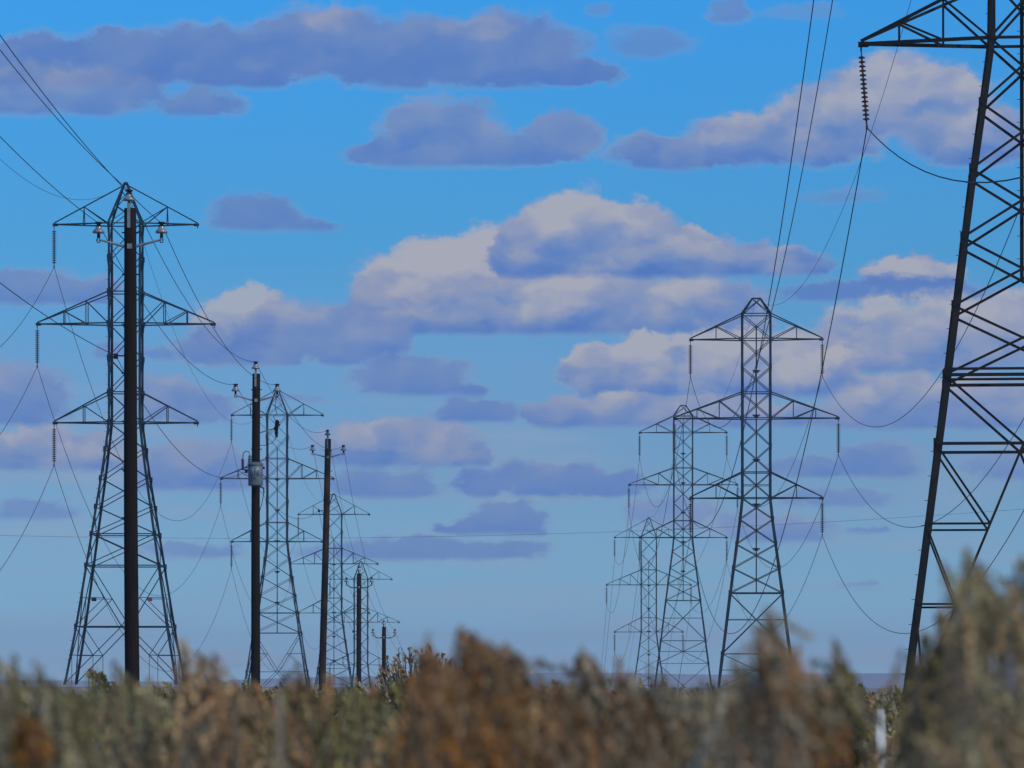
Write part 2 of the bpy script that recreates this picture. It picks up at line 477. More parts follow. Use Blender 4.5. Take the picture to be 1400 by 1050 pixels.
    # crossarms
    for row, hl, rr, posts in arms:
        z = Z(row); L = hl*k; zr = Z(rr)
        for s in (-1, 1):
            a = MB()
            tip = Vector((s*L, 0, z)); h = half(z)
            for y in (-1, 1):
                lo = Vector((s*h, y*h, z))
                if zr > lv[0][0]+.01: up = Vector((0, 0, zr))
                else: hu = half(zr); up = Vector((s*hu, y*hu, zr))
                a.bar(lo, tip, ch*1.15, ch*.9); 
                if not (zr > lv[0][0]+.01 and y > 0): a.bar(up, tip+Vector((0, 0, .12)), ch*.8)
                pv = lo; inner = h
                for q in posts:
                    xx = q*k; u = (xx-h)/(L-h)
                    lp = lo.lerp(tip, u); ux = (xx-abs(up.x))/(L-abs(up.x)); upt = up.lerp(tip+Vector((0, 0, .12)), ux)
                    a.bar(lp, upt, ch*.6); a.bar(upt, pv, ch*.6)
                    pv = lp
            for q in posts:                                   # the cross struts between the two lower chords
                xx = q*k; u = (xx-h)/(L-h)
                a.bar(Vector((s*xx, -h*(1-u), z)), Vector((s*xx, h*(1-u), z)), ch*.6)
            a.bar(tip+Vector((-s*.3, 0, -.02)), tip+Vector((s*.12, 0, -.02)), .10, .22)
            a.bar(tip+Vector((0, 0, -.1)), tip+Vector((0, 0, -.3)), .07)
            a.build('crossarm', m, root)
    # peak
    p = MB(); zt, hw = Z(peak[0]), peak[1]*k
    z0, h0 = lv[0][0], lv[0][1]
    tops = []
    for i in range(4):
        s = ((-1, -1), (1, -1), (1, 1), (-1, 1))[i]
        tp = Vector((s[0]*max(hw, .09), s[1]*.09, zt)); tops.append(tp)
        p.bar(C(i, z0), tp, leg_w*.6)
    p.bar(tops[0], tops[1], .12); p.bar(tops[2], tops[3], .12)
    for i, j in faces:
        a1, a2 = C(i, z0), C(j, z0)
        for u, v in (((0, .45), (.45, .8)) if hw < .2 else ((0, .98),)):
            p.bar(a1.lerp(tops[i], u), a2.lerp(tops[j], v), br*.8); p.bar(a2.lerp(tops[j], u), a1.lerp(tops[i], v), br*.8)
    p.build('peak', m, root)
    # central climbing post with its plates
    if post:
        q = MB(); za, zc = Z(post[0]), Z(post[1])
        q.bar((0, -half(zc)*0, za), (0, 0, zc), .15 if near else .11)
        n = int((za-zc)/(.95)) if near else int((za-zc)/4.4)
        for i in range(1, n+1):
            z = za-i*(za-zc)/(n+1)
            if near: q.bar((-.2, 0, z), (.2, 0, z), .022)
            else:
                q.bar((-.34, 0, z), (.34, 0, z), .12); q.bar((-.2, 0, z-.12), (.2, 0, z-.12), .14)
        q.build('climbing_post', m, root)
    if plates:
        for row, side, mm, nm in ((819, -.66, MT['plate_dark'], 'number_plate'), (819, .66, MT['plate_red'], 'warning_plate')):
            z = Z(row); h = half(z); o = MB()
            o.bar((side*h, -h-.06, z+.05), (side*h, -h-.06, z-.23), .38, .03, up=(0, 1, 0))
            pl = o.build(nm, mm, root); pl['label'] = 'small dark plate on the lower bracing' if side < 0 else 'small red plate on the lower bracing'
    # insulator strings
    ends = {}
    for (ai, s, bx, brow) in strings:
        row, hl, *_ = arms[ai]
        tipz = Z(row)-.28; botz = Z(brow)
        x = s*hl*k; xb = x + bx*k
        o = MB(); Lz = tipz-botz
        o.bar((x, 0, tipz+.12), (x+(xb-x)*.07, 0, tipz-Lz*.07), .05)
        n = 15; prof = []
        r = .14 if near else .18
        for i in range(n):
            zc = tipz - Lz*(.09+.80*i/(n-1)); g = Lz*.80/(n-1)
            fx = (zc-tipz)/(-Lz)
            o.lathe((x+(xb-x)*fx, 0, zc), [(.035, g*.55), (.05, g*.34), (.085, g*.26), (r, .02), (r*.93, -.025), (.05, -.03), (.035, -g*.45)], n=12)
        o.bar((x+(xb-x)*.9, 0, tipz-Lz*.9), (xb, 0, botz), .07)
        o.bar((xb, -.28, botz), (xb, .28, botz), .09)
        o.build('insulator_string', MT['brown_glaze'], root)
        ends[(ai, s)] = Vector((X0+xb*math.cos(yaw), D+xb*math.sin(yaw), zb+botz))
    ends['peak'] = Vector((X0, D, zb+zt))
    ends['root'] = root
    return ends

def typeA(D, cx, low, s, name, label, sides, extra=None, **kw):
    """pointed tower: rows are offsets from the lowest crossarm, scaled by s"""
    r = lambda q: low-q*s
    lv = [(r(271), 22.5*s, 'XH', None)]
    for a, kd, e in ((225, 'X', None), (178, 'X', None), (135, 'X', None), (88, 'X', None), (41, 'X', None), (0, 'X', None)):
        lv.append((r(a), 22.5*s, kd, e))
    for a, h, kd, e in ((-37, 27, 'X', None), (-77, 32.5, 'X', None), (-116, 38.5, 'X', 'H'), (-153, 44, 'X', 'H'),
                        (-196, 50.5, 'V', [r(-240)]), (-279, 63, 'A', [r(-318)]), (-358, 77, None, None)):
        lv.append((r(a), h*s, kd, e))
    lv[0] = (lv[0][0], lv[0][1], 'X', None)
    arms = [(r(271), 98*s, r(326), [57*s]), (r(135), 121*s, r(178), [53*s, 84*s]), (r(0), 98*s, r(41), [57*s])]
    st = [(i, sd, 0, r((271, 135, 0)[i]-58)) for i in range(3) for sd in sides]
    return tower(name, label, D, cx, lv, arms, (r(328), 1), (r(200), r(-196)), st, **kw)

LEFT_G = 'lattice towers of the left line'
T1 = typeA(338, 172, 578, 1.0, 'lattice_tower', 'tall dark lattice tower behind the tallest wooden pole, the nearest of the left line', (-1,), plates=True, group=LEFT_G)
T2 = typeA(532, 379, 740.5, .638, 'lattice_tower', 'lattice tower right behind the wooden pole that carries the grey transformer', (-1,), group=LEFT_G, leg_w=.16, br=.056, ch=.10)
T3 = typeA(683, 456.5, 838, .497, 'lattice_tower', 'lattice tower behind the third wooden pole, the plain one without a transformer', (-1,), group=LEFT_G, leg_w=.16, br=.056, ch=.10)
T4 = typeA(786, 493.5, 909, .432, 'lattice_tower', 'farthest small lattice tower of the left line, behind the fourth short wooden pole', (-1,), group=LEFT_G, leg_w=.16, br=.056, ch=.10)
def typeB(D, cx, low, s, name, label, **kw):
    r = lambda q: low-q*s
    lv = [(r(251), 20*s, 'X', None), (r(217), 20*s, 'X', None), (r(179), 20*s, 'X', None), (r(144), 20*s, 'X', None), (r(109), 20*s, 'X', None),
          (r(71), 20*s, 'X', None), (r(35), 20*s, 'HX', None), (r(0), 20*s, 'X', None), (r(-29), 23*s, 'X', None), (r(-63), 27.5*s, 'X', None),
          (r(-96), 32*s, 'X', 'H'), (r(-130), 36.5*s, 'HX', None), (r(-213), 47*s, 'HX', None), (r(-260), 53*s, None, None)]
    arms = [(r(217), 90*s, r(250.9), [55*s]), (r(109), 112*s, r(144), [50.5*s, 81*s]), (r(0), 90*s, r(35), [55*s])]
    st = [(i, sd, 0, r((217, 109, 0)[i]-51)) for i in range(3) for sd in (-1, 1)]
    return tower(name, label, D, cx, lv, arms, (r(273), 5.5*s), (r(235), r(-130)), st, **kw)
RIGHT_G = 'lattice towers of the right line'
YAW = lambda cx: -math.atan((cx-700)/FPX)      # the towers stand square to the slightly slanting line
T5 = typeB(380, 1034, 681, 1.0, 'lattice_tower', 'dark flat-topped lattice tower in the right half, nearest of those shown whole there', group=RIGHT_G, yaw=YAW(1034))
T6 = typeB(576, 934, 735, .662, 'lattice_tower', 'middle lattice tower of the right row, standing between the dark one and the small one', group=RIGHT_G, yaw=YAW(934), leg_w=.155, br=.055, ch=.10)
T7 = typeA(711, 887, 864, .477, 'lattice_tower', 'smallest lattice tower of the right row, with a pointed peak', (-1, 1), group=RIGHT_G, yaw=YAW(887), leg_w=.155, br=.055, ch=.10)
lv8 = [(-505, 44, 'X', None)]
for q in (-410, -318, -225, -135, -40): lv8.append((q, 44, 'X', None))
lv8 += [(57, 44, 'X', None), (147, 56, 'X', None), (238, 69, 'X', None), (332, 81, 'X', 'H'), (382, 87, 'N', None), (425, 93, 'X', 'HH'), (519, 105, 'V', None),
        (612, 117, 'A', [720, 828, 937]), (1020, 169, None, None)]
lv8 = [l for l in lv8 if l[0] != 382]
lv8[[l[0] for l in lv8].index(332)] = (332, 81, 'X', None)
T8 = tower('lattice_tower', 'huge near lattice tower cut off by the right edge of the picture', 172, 1397, lv8,
           [(-505, 207, -620, [130]), (-225, 278, -315, [110, 180]), (57, 219, -28, [107, 167])], (-624, 2), (-300, 385),
           [(2, -1, 8, 172), (1, -1, 8, -110), (0, -1, 8, -390), (0, 1, 0, -390), (1, 1, 0, -110), (2, 1, 0, 172)],
           yaw=YAW(1397)*.82, leg_w=.225, br=.10, ch=.145, m=MT['steel_near'], near=True, group=RIGHT_G)

# ------------------------------------------------------------------ wooden poles
PO = []
def insulator(o, root, pin=True):
    """bell insulator standing with its skirt at point o (local)"""
    a = MB()
    a.lathe(o, [(.05, -.06), (.13, -.055), (.145, -.035), (.12, .01), (.085, .045), (.07, .06), (.075, .09), (.06, .1), (.02, .105)], n=18)
    i = a.build('insulator', MT['porcelain'], root, smooth=True)
    c = MB(); ox, oy, oz = o
    c.lathe((ox, oy, oz+.10), [(.075, 0), (.075, .02), (.045, .03), (.045, .05), (.07, .06), (.07, .1), (.02, .105)], n=10)
    c.tube([(ox-.085, oy, oz+.185), (ox-.055, oy, oz+.165), (ox, oy, oz+.17), (ox+.055, oy, oz+.165), (ox+.085, oy, oz+.185)], .018)
    c.build('wire_tie', MT['black'], i)
    c = MB()
    c.lathe((ox, oy, oz-.16), [(.03, 0), (.04, .03), (.03, .1)], n=8)
    if pin:
        c.tube([(ox-.005, oy, oz-.14), (ox+.035, oy, oz-.19), (ox+.03, oy, oz-.26), (ox-.02, oy, oz-.27), (ox-.045, oy, oz-.22), (ox-.02, oy, oz-.16)], .014, n=6)
    c.build('clamp', MT['black'], i)
def pole(D, cx, top, bot_cx, w_top, w_bot, arm_half, arm_drop, rise, label, bend=0., metal='bracket', wood='wood'):
    k = D/FPX; X = sx(bot_cx, D); zb = float(ground_z(X, D))-.1
    root = empty('utility_pole', (X, D, zb), label, 'utility pole', 'wooden poles of the small power line')
    H = sz(top, D)-zb; xt = sx(cx, D)-X
    # 12 % more lean below what the photograph shows keeps the axis straight down to the soil
    f = H/max(.1, (sz(top, D)-sz(940, D)))
    xt *= 1.0
    a = MB(); n = 14; pts = []; rs = []
    wob = random.uniform(0, 6)
    for i in range(n+1):
        u = i/n
        pts.append((xt*u*1.0+.02*math.sin(u*5+wob)*(1-u), .02*math.sin(u*4+wob), H*u))
        rs.append((w_bot+(w_top-w_bot)*u)/2)
    a.tube(pts, rs, n=20)
    sh = a.build('pole_shaft', MT[wood], root, smooth=True)
    me = sh.data
    for pgn in me.polygons:
        if abs(pgn.normal.z) > .9: pgn.use_smooth = False
    r = w_top/2
    # pole top pin with its bracket plate
    b = MB(); ox = xt-.02
    b.bar((ox, -r-.02, H-.45), (ox, -r-.02, H+.08), .07, .03, up=(0, 1, 0)); b.tube([(ox, -r-.02, H+.05), (ox, -r*.5, H+.16)], .025)
    b.build('top_bracket', MT[metal], root)
    insulator((ox, -r*.5, H+.22), root, pin=False)
    ends = {'t': Vector((X+ox, D-r*.5, zb+H+.40))}
    z0 = H-arm_drop
    for s in (-1, 1):
        b = MB(); ex = arm_half*s
        P = []
        for i in range(7):
            u = i/6
            P.append((xt+s*r*.8+(ex-s*r*.8)*u, -.03, z0+rise*u-bend*4*u*(1-u)))
        b.tube(P, [.034-.012*i/6 for i in range(7)], n=8)
        b.build('arm', MT[metal], root)
        insulator((xt+ex, -.03, z0+rise+.20), root)
        ends['l' if s < 0 else 'r'] = Vector((X+xt+ex, D-.03, zb+z0+rise+.37))
    h = MB(); h.bar((xt-.055, -r-.01, z0), (xt+.055, -r-.01, z0), .03, .11); h.build('arm_plate', MT['bracket'], root)
    for q in (.55, 1.5, 2.6):
        h = MB(); h.bar((xt-r-.05, 0, H-q), (xt+r+.06, 0, H-q), .03)
        h.build('through_bolt', MT['black'], root)
    # neutral spool
    zn = H-3.35
    nb_ = MB(); nb_.bar((xt*.7-r, 0, zn), (xt*.7-r-.16, -.02, zn), .03); nb_.lathe((xt*.7-r-.2, -.02, zn-.07), [(.045, 0), (.06, .03), (.035, .06), (.06, .09), (.045, .12)], n=10)
    nb_.build('neutral_spool', MT['black'], root)
    ends['n'] = Vector((X+xt*.7-r-.2, D-.02, zb+zn))
    ends['root'] = root; ends['H'] = H; ends['xt'] = xt; ends['rad'] = r
    PO.append(ends); return ends
P1 = pole(97, 178, 285, 180.5, .275, .345, .715, .87, .16, 'tallest and nearest wooden pole, in front of the big left tower')
P2 = pole(147, 350.5, 511, 348.5, .27, .33, .715, .92, .17, 'wooden pole carrying a grey transformer can, second from the left')
P3 = pole(199, 448.5, 600, 440, .28, .34, .72, .85, .16, 'brown wooden pole with pale bracket arms, between the transformer pole and the shorter ones', wood='brown_wood')
P4 = pole(247, 491, 784, 490, .26, .32, .73, .80, .16, 'short wooden pole with thin bowed arms, second from the right of the five', bend=.10, metal='black')
P5 = pole(288, 525, 857, 524, .27, .32, .74, .72, .15, 'shortest and farthest wooden pole, beside the bare shrub', bend=.10, metal='black')

# transformer and switchgear on the second pole
rt = P2['root']; H2, r2 = P2['H'], P2['rad']
Lz = lambda row: sz(row, 147)-rt.location.z
Lx = lambda px: sx(px, 147)-rt.location.x
tz0, tz1 = Lz(665), Lz(635)
a = MB(); tr = .255
tcx, tcy = Lx(350.5), -.48
a.lathe((tcx, tcy, tz0), [(tr*.9, 0), (tr*.97, .02), (tr, .06), (tr, (tz1-tz0)*.5), (tr, tz1-tz0-.04)], n=28)
tank = a.build('transformer_tank', MT['tank'], rt, smooth=True)
a = MB(); a.lathe((tcx, tcy, tz1-.05), [(tr*1.09, 0), (tr*1.09, .05), (tr*.8, .09), (.03, .12)], n=28)
a.build('lid', MT['tank'], tank)
for q in (-.09, .03, .12):
    a = MB(); a.lathe((tcx+q, tcy-tr-.0, tz1-.30), [(.02, -.10), (.045, -.06), (.03, -.04), (.05, -.01), (.03, .02), (.04, .05), (.02, .1)], n=10)
    a.tube([(tcx+q, tcy-tr, tz1-.2), (tcx+q*.6, tcy-tr-.07, tz1-.30), (tcx+q*.4, tcy-tr-.05, tz0+.28)], .013)
    a.build('bushing', MT['porcelain'], tank)
a = MB()
for z in (tz0+.16, tz1-.22): a.bar((tcx, tcy+tr-.02, z), (tcx, -.12, z), .16, .06)
a.bar((tcx+tr-.01, tcy, tz1-.14), (tcx+tr+.06, tcy, tz1-.14), .08)
a.build('hanger', MT['black'], tank)
a = MB()
x0 = Lx(342)
a.lathe((x0, -.12, Lz(636)), [(.05, 0), (.075, .04), (.05, .08), (.08, .12), (.05, .16), (.08, .20), (.05, .24), (.06, .30), (.03, .36)], n=12)
a.bar((x0, -.12, Lz(634)), (Lx(348), -.1, Lz(634)), .05)
a.build('surge_arrester', MT['tank'], rt)
a = MB()
pts = [(Lx(342), -.12, Lz(621)), (Lx(340), -.12, Lz(617.5)), (Lx(336), -.12, Lz(617)), (Lx(333), -.12, Lz(620)), (Lx(332), -.12, Lz(628))]
a.tube(pts, .017)
a.bar((Lx(332), -.12, Lz(628)), (Lx(332.3), -.12, Lz(643)), .085)
a.bar((Lx(332), -.12, Lz(642)), (Lx(341), -.15, Lz(643.5)), .05); a.bar((Lx(336), -.14, Lz(640)), (Lx(341), -.15, Lz(640.5)), .03)
a.build('fuse_cutout', MT['brown_glaze'], rt)
a = MB()
a.tube([(Lx(355), -.05, Lz(592)), (Lx(364), -.08, Lz(589)), (Lx(376), -.08, Lz(586))], .024)
a.build('switch_arm', MT['bracket'], rt)
a = MB()
for i, (px_, py_) in enumerate(((379, 577), (378.6, 582), (378.2, 587), (378, 592))):
    a.lathe((Lx(px_), -.08, Lz(py_)-.05), [(.03, -.02), (.075+.02*(i < 2), .02), (.05, .05), (.08, .08), (.03, .12)], n=10)
a.bar((Lx(381), -.08, Lz(576)), (Lx(375), -.08, Lz(588)), .06); a.bar((Lx(378), -.08, Lz(580)), (Lx(378.3), -.08, Lz(598)), .09)
a.bar((Lx(379), -.08, Lz(577)), (Lx(383), -.08, Lz(582)), .05)
a.tube([(Lx(378), -.08, Lz(578)), (Lx(374), -.08, Lz(570)), (Lx(379), -.08, Lz(566)), (Lx(376), -.08, Lz(556)), (Lx(378), -.06, Lz(545))], .012)
a.tube([(Lx(378), -.08, Lz(598)), (Lx(372), -.08, Lz(606)), (Lx(362), -.08, Lz(609)), (Lx(353), -.1, Lz(609))], .012)
a.build('fuse_switch', MT['black'], rt)
a = MB()
a.tube([(Lx(353.6), -.1, Lz(664)), (Lx(361), -.1, Lz(668)), (Lx(361), -.1, Lz(674))], .03); a.tube([(Lx(361), -.1, Lz(674)), (Lx(358), -.1, Lz(690)), (Lx(353), -.14, Lz(706))], .012)
a.build('ground_lead', MT['black'], rt)

# ------------------------------------------------------------------ wires
def wire(label, pts, sags, r, cat='power line', group=None, n=40):
    b = MB(); P = []
    for (p, q), s in zip(zip(pts, pts[1:]), sags):
        m_ = max(8, int(n))
        for i in range(m_+(1 if q is pts[-1] else 0)):
            u = i/m_
            v = p.lerp(q, u); v.z -= 4*s*u*(1-u); P.append(v)
    b.tube(P, r, n=5)
    o = b.build('power_line', MT['wire'], None)
    # origin on the first visible support
    tag(o, label, cat, group); return o
T0y = 144.0
nm = ('upper', 'middle', 'lower')
for i in range(3):
    e = [t_[(i, -1)] for t_ in (T1, T2, T3, T4)]
    e0 = Vector((e[0].x+1.5, T0y, e[0].z+1.0))
    end = Vector((e[3].x+1, 980, e[3].z-30))
    wire('thin wire hung from the %s left arms of the left row of lattice towers' % nm[i], [e0]+e+[end], [15, 14.5, 9, 5, 4], .022, group='wires of the left lattice towers')
e = [t_['peak'] for t_ in (T1, T2, T3, T4)]
wire('thin earth wire joining the pointed peaks of the left row of lattice towers', [Vector((e[0].x+1.2, T0y, e[0].z+.5))]+e+[Vector((e[3].x+1, 980, e[3].z-30))], [9, 10.5, 6, 3, 3], .014, group='wires of the left lattice towers')
for key, txt in (('l', 'left arm'), ('t', 'top'), ('r', 'right arm')):
    e = [p_[key] for p_ in PO]
    e0 = Vector((e[0].x, 47, e[0].z+.35))
    wire('wire strung along the wooden poles on the %s insulators' % txt, [e0]+e+[Vector((e[-1].x, 345, e[-1].z-2))], [.55, .95, .9, .7, .5, .6], .0085, group='wires of the wooden poles')
e = [p_['n'] for p_ in PO]
wire('lowest wire along the wooden poles, tied below the arms', [Vector((e[0].x, 47, e[0].z+.2))]+e+[Vector((e[-1].x, 345, e[-1].z-2))], [.45, 1.15, .9, .7, .5, .6], .0085, group='wires of the wooden poles')
for i in range(3):
    for s, sn in ((-1, 'left'), (1, 'right')):
        e = [t_[(i, s)] for t_ in (T8, T5, T6, T7)]
        e0 = Vector((e[0].x-1.0, -30, e[0].z+4))
        wire('wire hung from the %s %s arms of the right row of lattice towers' % (nm[i], sn), [e0]+e+[Vector((e[3].x, 960, e[3].z-42))], [12, 14, 9, 6, 6], .024, group='wires of the right lattice towers')
e = [t_['peak'] for t_ in (T8, T5, T6, T7)]
wire('thin earth wire joining the peaks of the right row of lattice towers', [Vector((e[0].x, -30, e[0].z+2))]+e+[Vector((e[3].x, 960, e[3].z-42))], [9, 10, 6, 4, 4], .014, group='wires of the right lattice towers')
# lone wire crossing far behind both rows
b = MB(); P = []
for i in range(90):
    px = -500+i*28.
    P.append(at(px, 732+.0239*px-3.55e-5*px*px, 840.))
b.tube(P, .026, n=5)
tag(b.build('power_line', MT['wire']), 'single almost level wire crossing the whole picture far behind the towers', 'power line')

# ------------------------------------------------------------------ sagebrush
PAL = dict(sage=[(.40, .34, .15), (.53, .46, .25), (.24, .21, .09)],
           olive=[(.29, .25, .08), (.41, .345, .13), (.17, .145, .055)],
           rust=[(.44, .23, .10), (.55, .32, .15), (.29, .16, .075)],
           tan=[(.60, .42, .22), (.51, .36, .20), (.36, .25, .13)],
           grey=[(.47, .385, .25), (.58, .475, .33), (.31, .25, .15)],
           orange=[(.58, .25, .05), (.48, .23, .06), (.35, .17, .05)])
def shrub(name, label, cat, root, tips, length, rad, leaf, nleaf, pal, mix=None, group=None, twig_r=.003, lean=0., fork=True):
    """root (x, y, z); tips: array of stalk ends; a stalk carries a plume of nleaf leaves over its last `length` metres"""
    root = np.array(root, float); tips = np.asarray(tips, float)-root
    o = empty(name, tuple(root), label, cat, group)
    n = len(tips)
    # stems: tapering bent twigs from the crown of the root to every tip
    sb = MB()
    for tpt in tips:
        Hh = tpt[2]
        base = np.array([tpt[0]*.06, tpt[1]*.06, 0]); knee = np.array([tpt[0]*.62, tpt[1]*.62, Hh*.42])
        P = []; Rr = []
        for i in range(7):
            u = i/6
            p = (1-u)**2*base+2*u*(1-u)*knee+u*u*tpt
            P.append(p+rng.normal(0, .004*Hh, 3)*(0 < i < 6)); Rr.append(twig_r*(3.2-2.9*u))
        sb.tube(P, Rr, n=4)
    sb.build('stem', MT['twig'], o)
    pal_ = np.array(PAL[pal]); m2 = np.array(PAL[mix]) if mix else pal_
    V = []; Cc = []
    for tpt in tips:
        Lg = length*rng.uniform(.65, 1.25); rd = rad*rng.uniform(.7, 1.25)
        ax = np.array([tpt[0]*.35, tpt[1]*.35, tpt[2]*.8]); ax = ax+(rng.normal(0, .30, 3)+np.array([-.22, 0, 0]))*np.linalg.norm(ax); ax /= np.linalg.norm(ax)
        u = rng.uniform(0, 1, nleaf)**.85                                # 0 tip .. 1 base of the plume
        side = rng.normal(0, 1, (nleaf, 3)); side -= np.outer(side@ax, ax); side /= np.linalg.norm(side, axis=1)[:, None]
        # branchlets: leaves gather round a few side sprigs
        ns = 9; sp_u = rng.uniform(.05, 1, ns); spd = rng.normal(0, 1, (ns, 3)); spd -= np.outer(spd@ax, ax); spd /= np.linalg.norm(spd, axis=1)[:, None]
        k_ = rng.integers(0, ns, nleaf); on = rng.uniform(0, 1, nleaf) < .65
        prof = np.sin(np.clip(u*.92+.04, 0, 1)*math.pi)**.7
        w = rng.uniform(0, 1, nleaf)**.7
        cen = tpt - np.outer(u*Lg, ax) + side*(rd*prof*w)[:, None]
        su = sp_u[k_]; sw = rng.uniform(0, 1, nleaf)
        cen2 = tpt - np.outer(su*Lg, ax) + spd[k_]*(rd*1.5*np.sin(su*3)**.6*sw)[:, None] + np.outer(sw*rd*1.6, ax) + side*(rd*.18)
        cen = np.where(on[:, None], cen2, cen)
        dr = ax*rng.uniform(.5, 1.2, (nleaf, 1)) + side*rng.uniform(.1, 1.0, (nleaf, 1)); dr /= np.linalg.norm(dr, axis=1)[:, None]
        wd = np.cross(dr, rng.normal(0, 1, (nleaf, 3))); wd /= np.linalg.norm(wd, axis=1)[:, None]
        ll = leaf*rng.uniform(.6, 1.5, (nleaf, 1)); ww = ll*.30
        V.append(np.stack([cen-dr*ll*.5, cen+wd*ww, cen+dr*ll*.5, cen-wd*ww], 1))
        base = (pal_ if rng.uniform() < .6 else m2)[rng.integers(0, 3)]*rng.uniform(.4, 1.15)
        c = base*rng.uniform(.65, 1.45, (nleaf, 1)); Cc.append(c)
    V = np.concatenate(V).reshape(-1, 3); Cc = np.concatenate(Cc)
    q = len(V)//4
    me = bpy.data.meshes.new('foliage')
    me.vertices.add(q*4); me.vertices.foreach_set('co', V.ravel())
    me.loops.add(q*4); me.loops.foreach_set('vertex_index', np.arange(q*4))
    me.polygons.add(q); me.polygons.foreach_set('loop_start', np.arange(q)*4)
    me.update(calc_edges=True)
    at_ = me.color_attributes.new('tint', 'FLOAT_COLOR', 'POINT')
    col = np.ones((q*4, 4), np.float32); col[:, :3] = np.repeat(Cc, 4, 0)
    at_.data.foreach_set('color', col.ravel())
    me.materials.append(MT['leaf'])
    fo = bpy.data.objects.new('foliage', me); COL.objects.link(fo); fo.parent = o
    return o
# the plumes that stand clear of the brush: column, row of the tip, half width, number of stalks
SPIKES = [(-20, 880, 14, 5), (12, 884, 10, 5), (48, 902, 12, 5), (72, 925, 10, 3), (152, 893, 9, 5), (170, 925, 10, 3), (250, 868, 8, 5), (266, 880, 8, 5), (292, 884, 9, 5), (318, 925, 10, 4),
          (383, 915, 8, 4), (402, 895, 9, 5), (470, 915, 9, 3), (484, 925, 10, 4), (560, 915, 10, 4), (583, 864, 7, 7), (600, 892, 9, 6), (627, 843, 7, 9), (646, 856, 8, 8), (661, 872, 8, 7), (688, 876, 9, 8),
          (706, 905, 9, 5), (735, 915, 9, 4), (752, 925, 9, 4), (790, 866, 8, 7), (803, 890, 9, 6), (845, 894, 9, 6), (866, 915, 9, 4), (905, 912, 11, 5), (940, 925, 11, 4), (975, 925, 11, 4),
          (1004, 900, 9, 4), (1030, 852, 9, 7), (1046, 826, 8, 8), (1064, 872, 9, 6), (1090, 910, 9, 4), (1140, 868, 8, 6), (1152, 892, 9, 5), (1168, 880, 9, 5), (1244, 884, 10, 6),
          (1262, 858, 9, 4), (1280, 826, 9, 5), (1296, 840, 11, 7), (1308, 800, 9, 5), (1318, 742, 8, 6), (1332, 764, 8, 5), (1350, 800, 9, 4), (1376, 790, 10, 5), (1396, 752, 10, 5), (1422, 735, 12, 6), (1450, 760, 14, 6)]
def clump(px0, px1, D0, D1, n, low, high, k=1.0):
    """stalk tips between two columns; rows spread from `high` down to `low`"""
    out = []
    while len(out) < n:
        px = random.uniform(px0, px1); D = random.uniform(D0, D1)
        row = high + (low-high)*random.random()**k
        if D < 15 and -(14+60/D*3) < px-1204 < 12+40/D*3 and row < 1010: continue      # the little white stake stands in a gap
        out.append(at(px, row, D))
    return np.array(out)
def spikes(px0, px1, D0, D1):
    out = []
    for px, row, w, c in SPIKES:
        if not px0 <= px < px1: continue
        D = random.uniform(D0, D1)
        ln = random.gauss(.28, .22)                       # wind-blown: the foot stands off to the right of the tip
        for i in range(int(c*2.2)):
            q = random.random()**1.1
            out.append(at(px+random.gauss(0, w*(.1+.8*q))+ln*q*70, row+2+q*72, D+random.uniform(-.12, .12)))
        for i in range(int(c*.9)):                        # stray stalks round about
            out.append(at(px+random.gauss(8, 26), row+random.uniform(18, 75), D+random.uniform(-.3, .3)))
    out = [v for v in out if not -30 < v.x/v.y*FPX+700-1204 < 24]
    return np.array(out).reshape(-1, 3)
near = [  # px0, px1, D0, D1, n, palette, second, label
 (-60, 90, 5.2, 6.6, 46, 'sage', 'grey', 'blurred grey-green sagebrush filling the bottom left corner'),
 (90, 215, 6.5, 8.0, 40, 'sage', 'tan', 'blurred pale green sagebrush in front of the foot of the big left tower'),
 (235, 330, 6.0, 7.2, 34, 'tan', 'rust', 'blurred brown plumed sagebrush just right of the tallest wooden pole'),
 (330, 470, 6.6, 8.2, 44, 'olive', 'rust', 'blurred brownish sagebrush around the feet of the transformer pole and its neighbour'),
 (470, 575, 6.8, 8.5, 34, 'olive', 'sage', 'blurred low olive sagebrush below the two shortest wooden poles'),
 (560, 660, 4.6, 5.6, 52, 'rust', 'orange', 'tall rust-brown sagebrush plumes right of the bare shrub'),
 (650, 765, 5.0, 6.2, 46, 'rust', 'tan', 'dark rust sagebrush beside the tallest rusty plumes, towards the picture centre'),
 (765, 880, 5.4, 6.8, 44, 'grey', 'rust', 'grey-brown sagebrush plumes left of the smallest right-hand tower'),
 (880, 1000, 6.0, 7.4, 40, 'grey', 'tan', 'blurred grey sagebrush under the two far towers of the right row'),
 (990, 1105, 4.6, 5.8, 48, 'grey', 'rust', 'blurred sagebrush with a tall plume against the flat-topped tower'),
 (1105, 1235, 5.2, 6.4, 48, 'grey', 'olive', 'blurred brown sagebrush between the flat-topped tower and the huge right tower'),
 (1235, 1300, 4.8, 5.8, 34, 'tan', 'olive', 'blurred sagebrush plumes covering the foot of the huge right tower'),
 (1300, 1460, 4.4, 5.4, 40, 'tan', 'sage', 'tallest blurred sagebrush, rising along the right edge'),
]
for (a0, a1, d0, d1, n, pl, p2, lb) in near:
    m_ = (a0+a1)/2; Dm = (d0+d1)/2
    tips = np.concatenate([spikes(a0, a1, d0, d1), clump(a0, a1, d0, d1, int(n*1.5), 1012, 914, k=.7),
                           clump(a0-40, a1+40, d0-.5, d1+.8, int(n*1.3), 1120, 975, k=1)])
    rx = sx(m_, Dm)
    shrub('sagebrush', lb, 'shrub', (rx, Dm, 0), tips, .095, .0046, .0068, 115, pl, p2, group='blurred sagebrush shrubs in the foreground', twig_r=.0016)
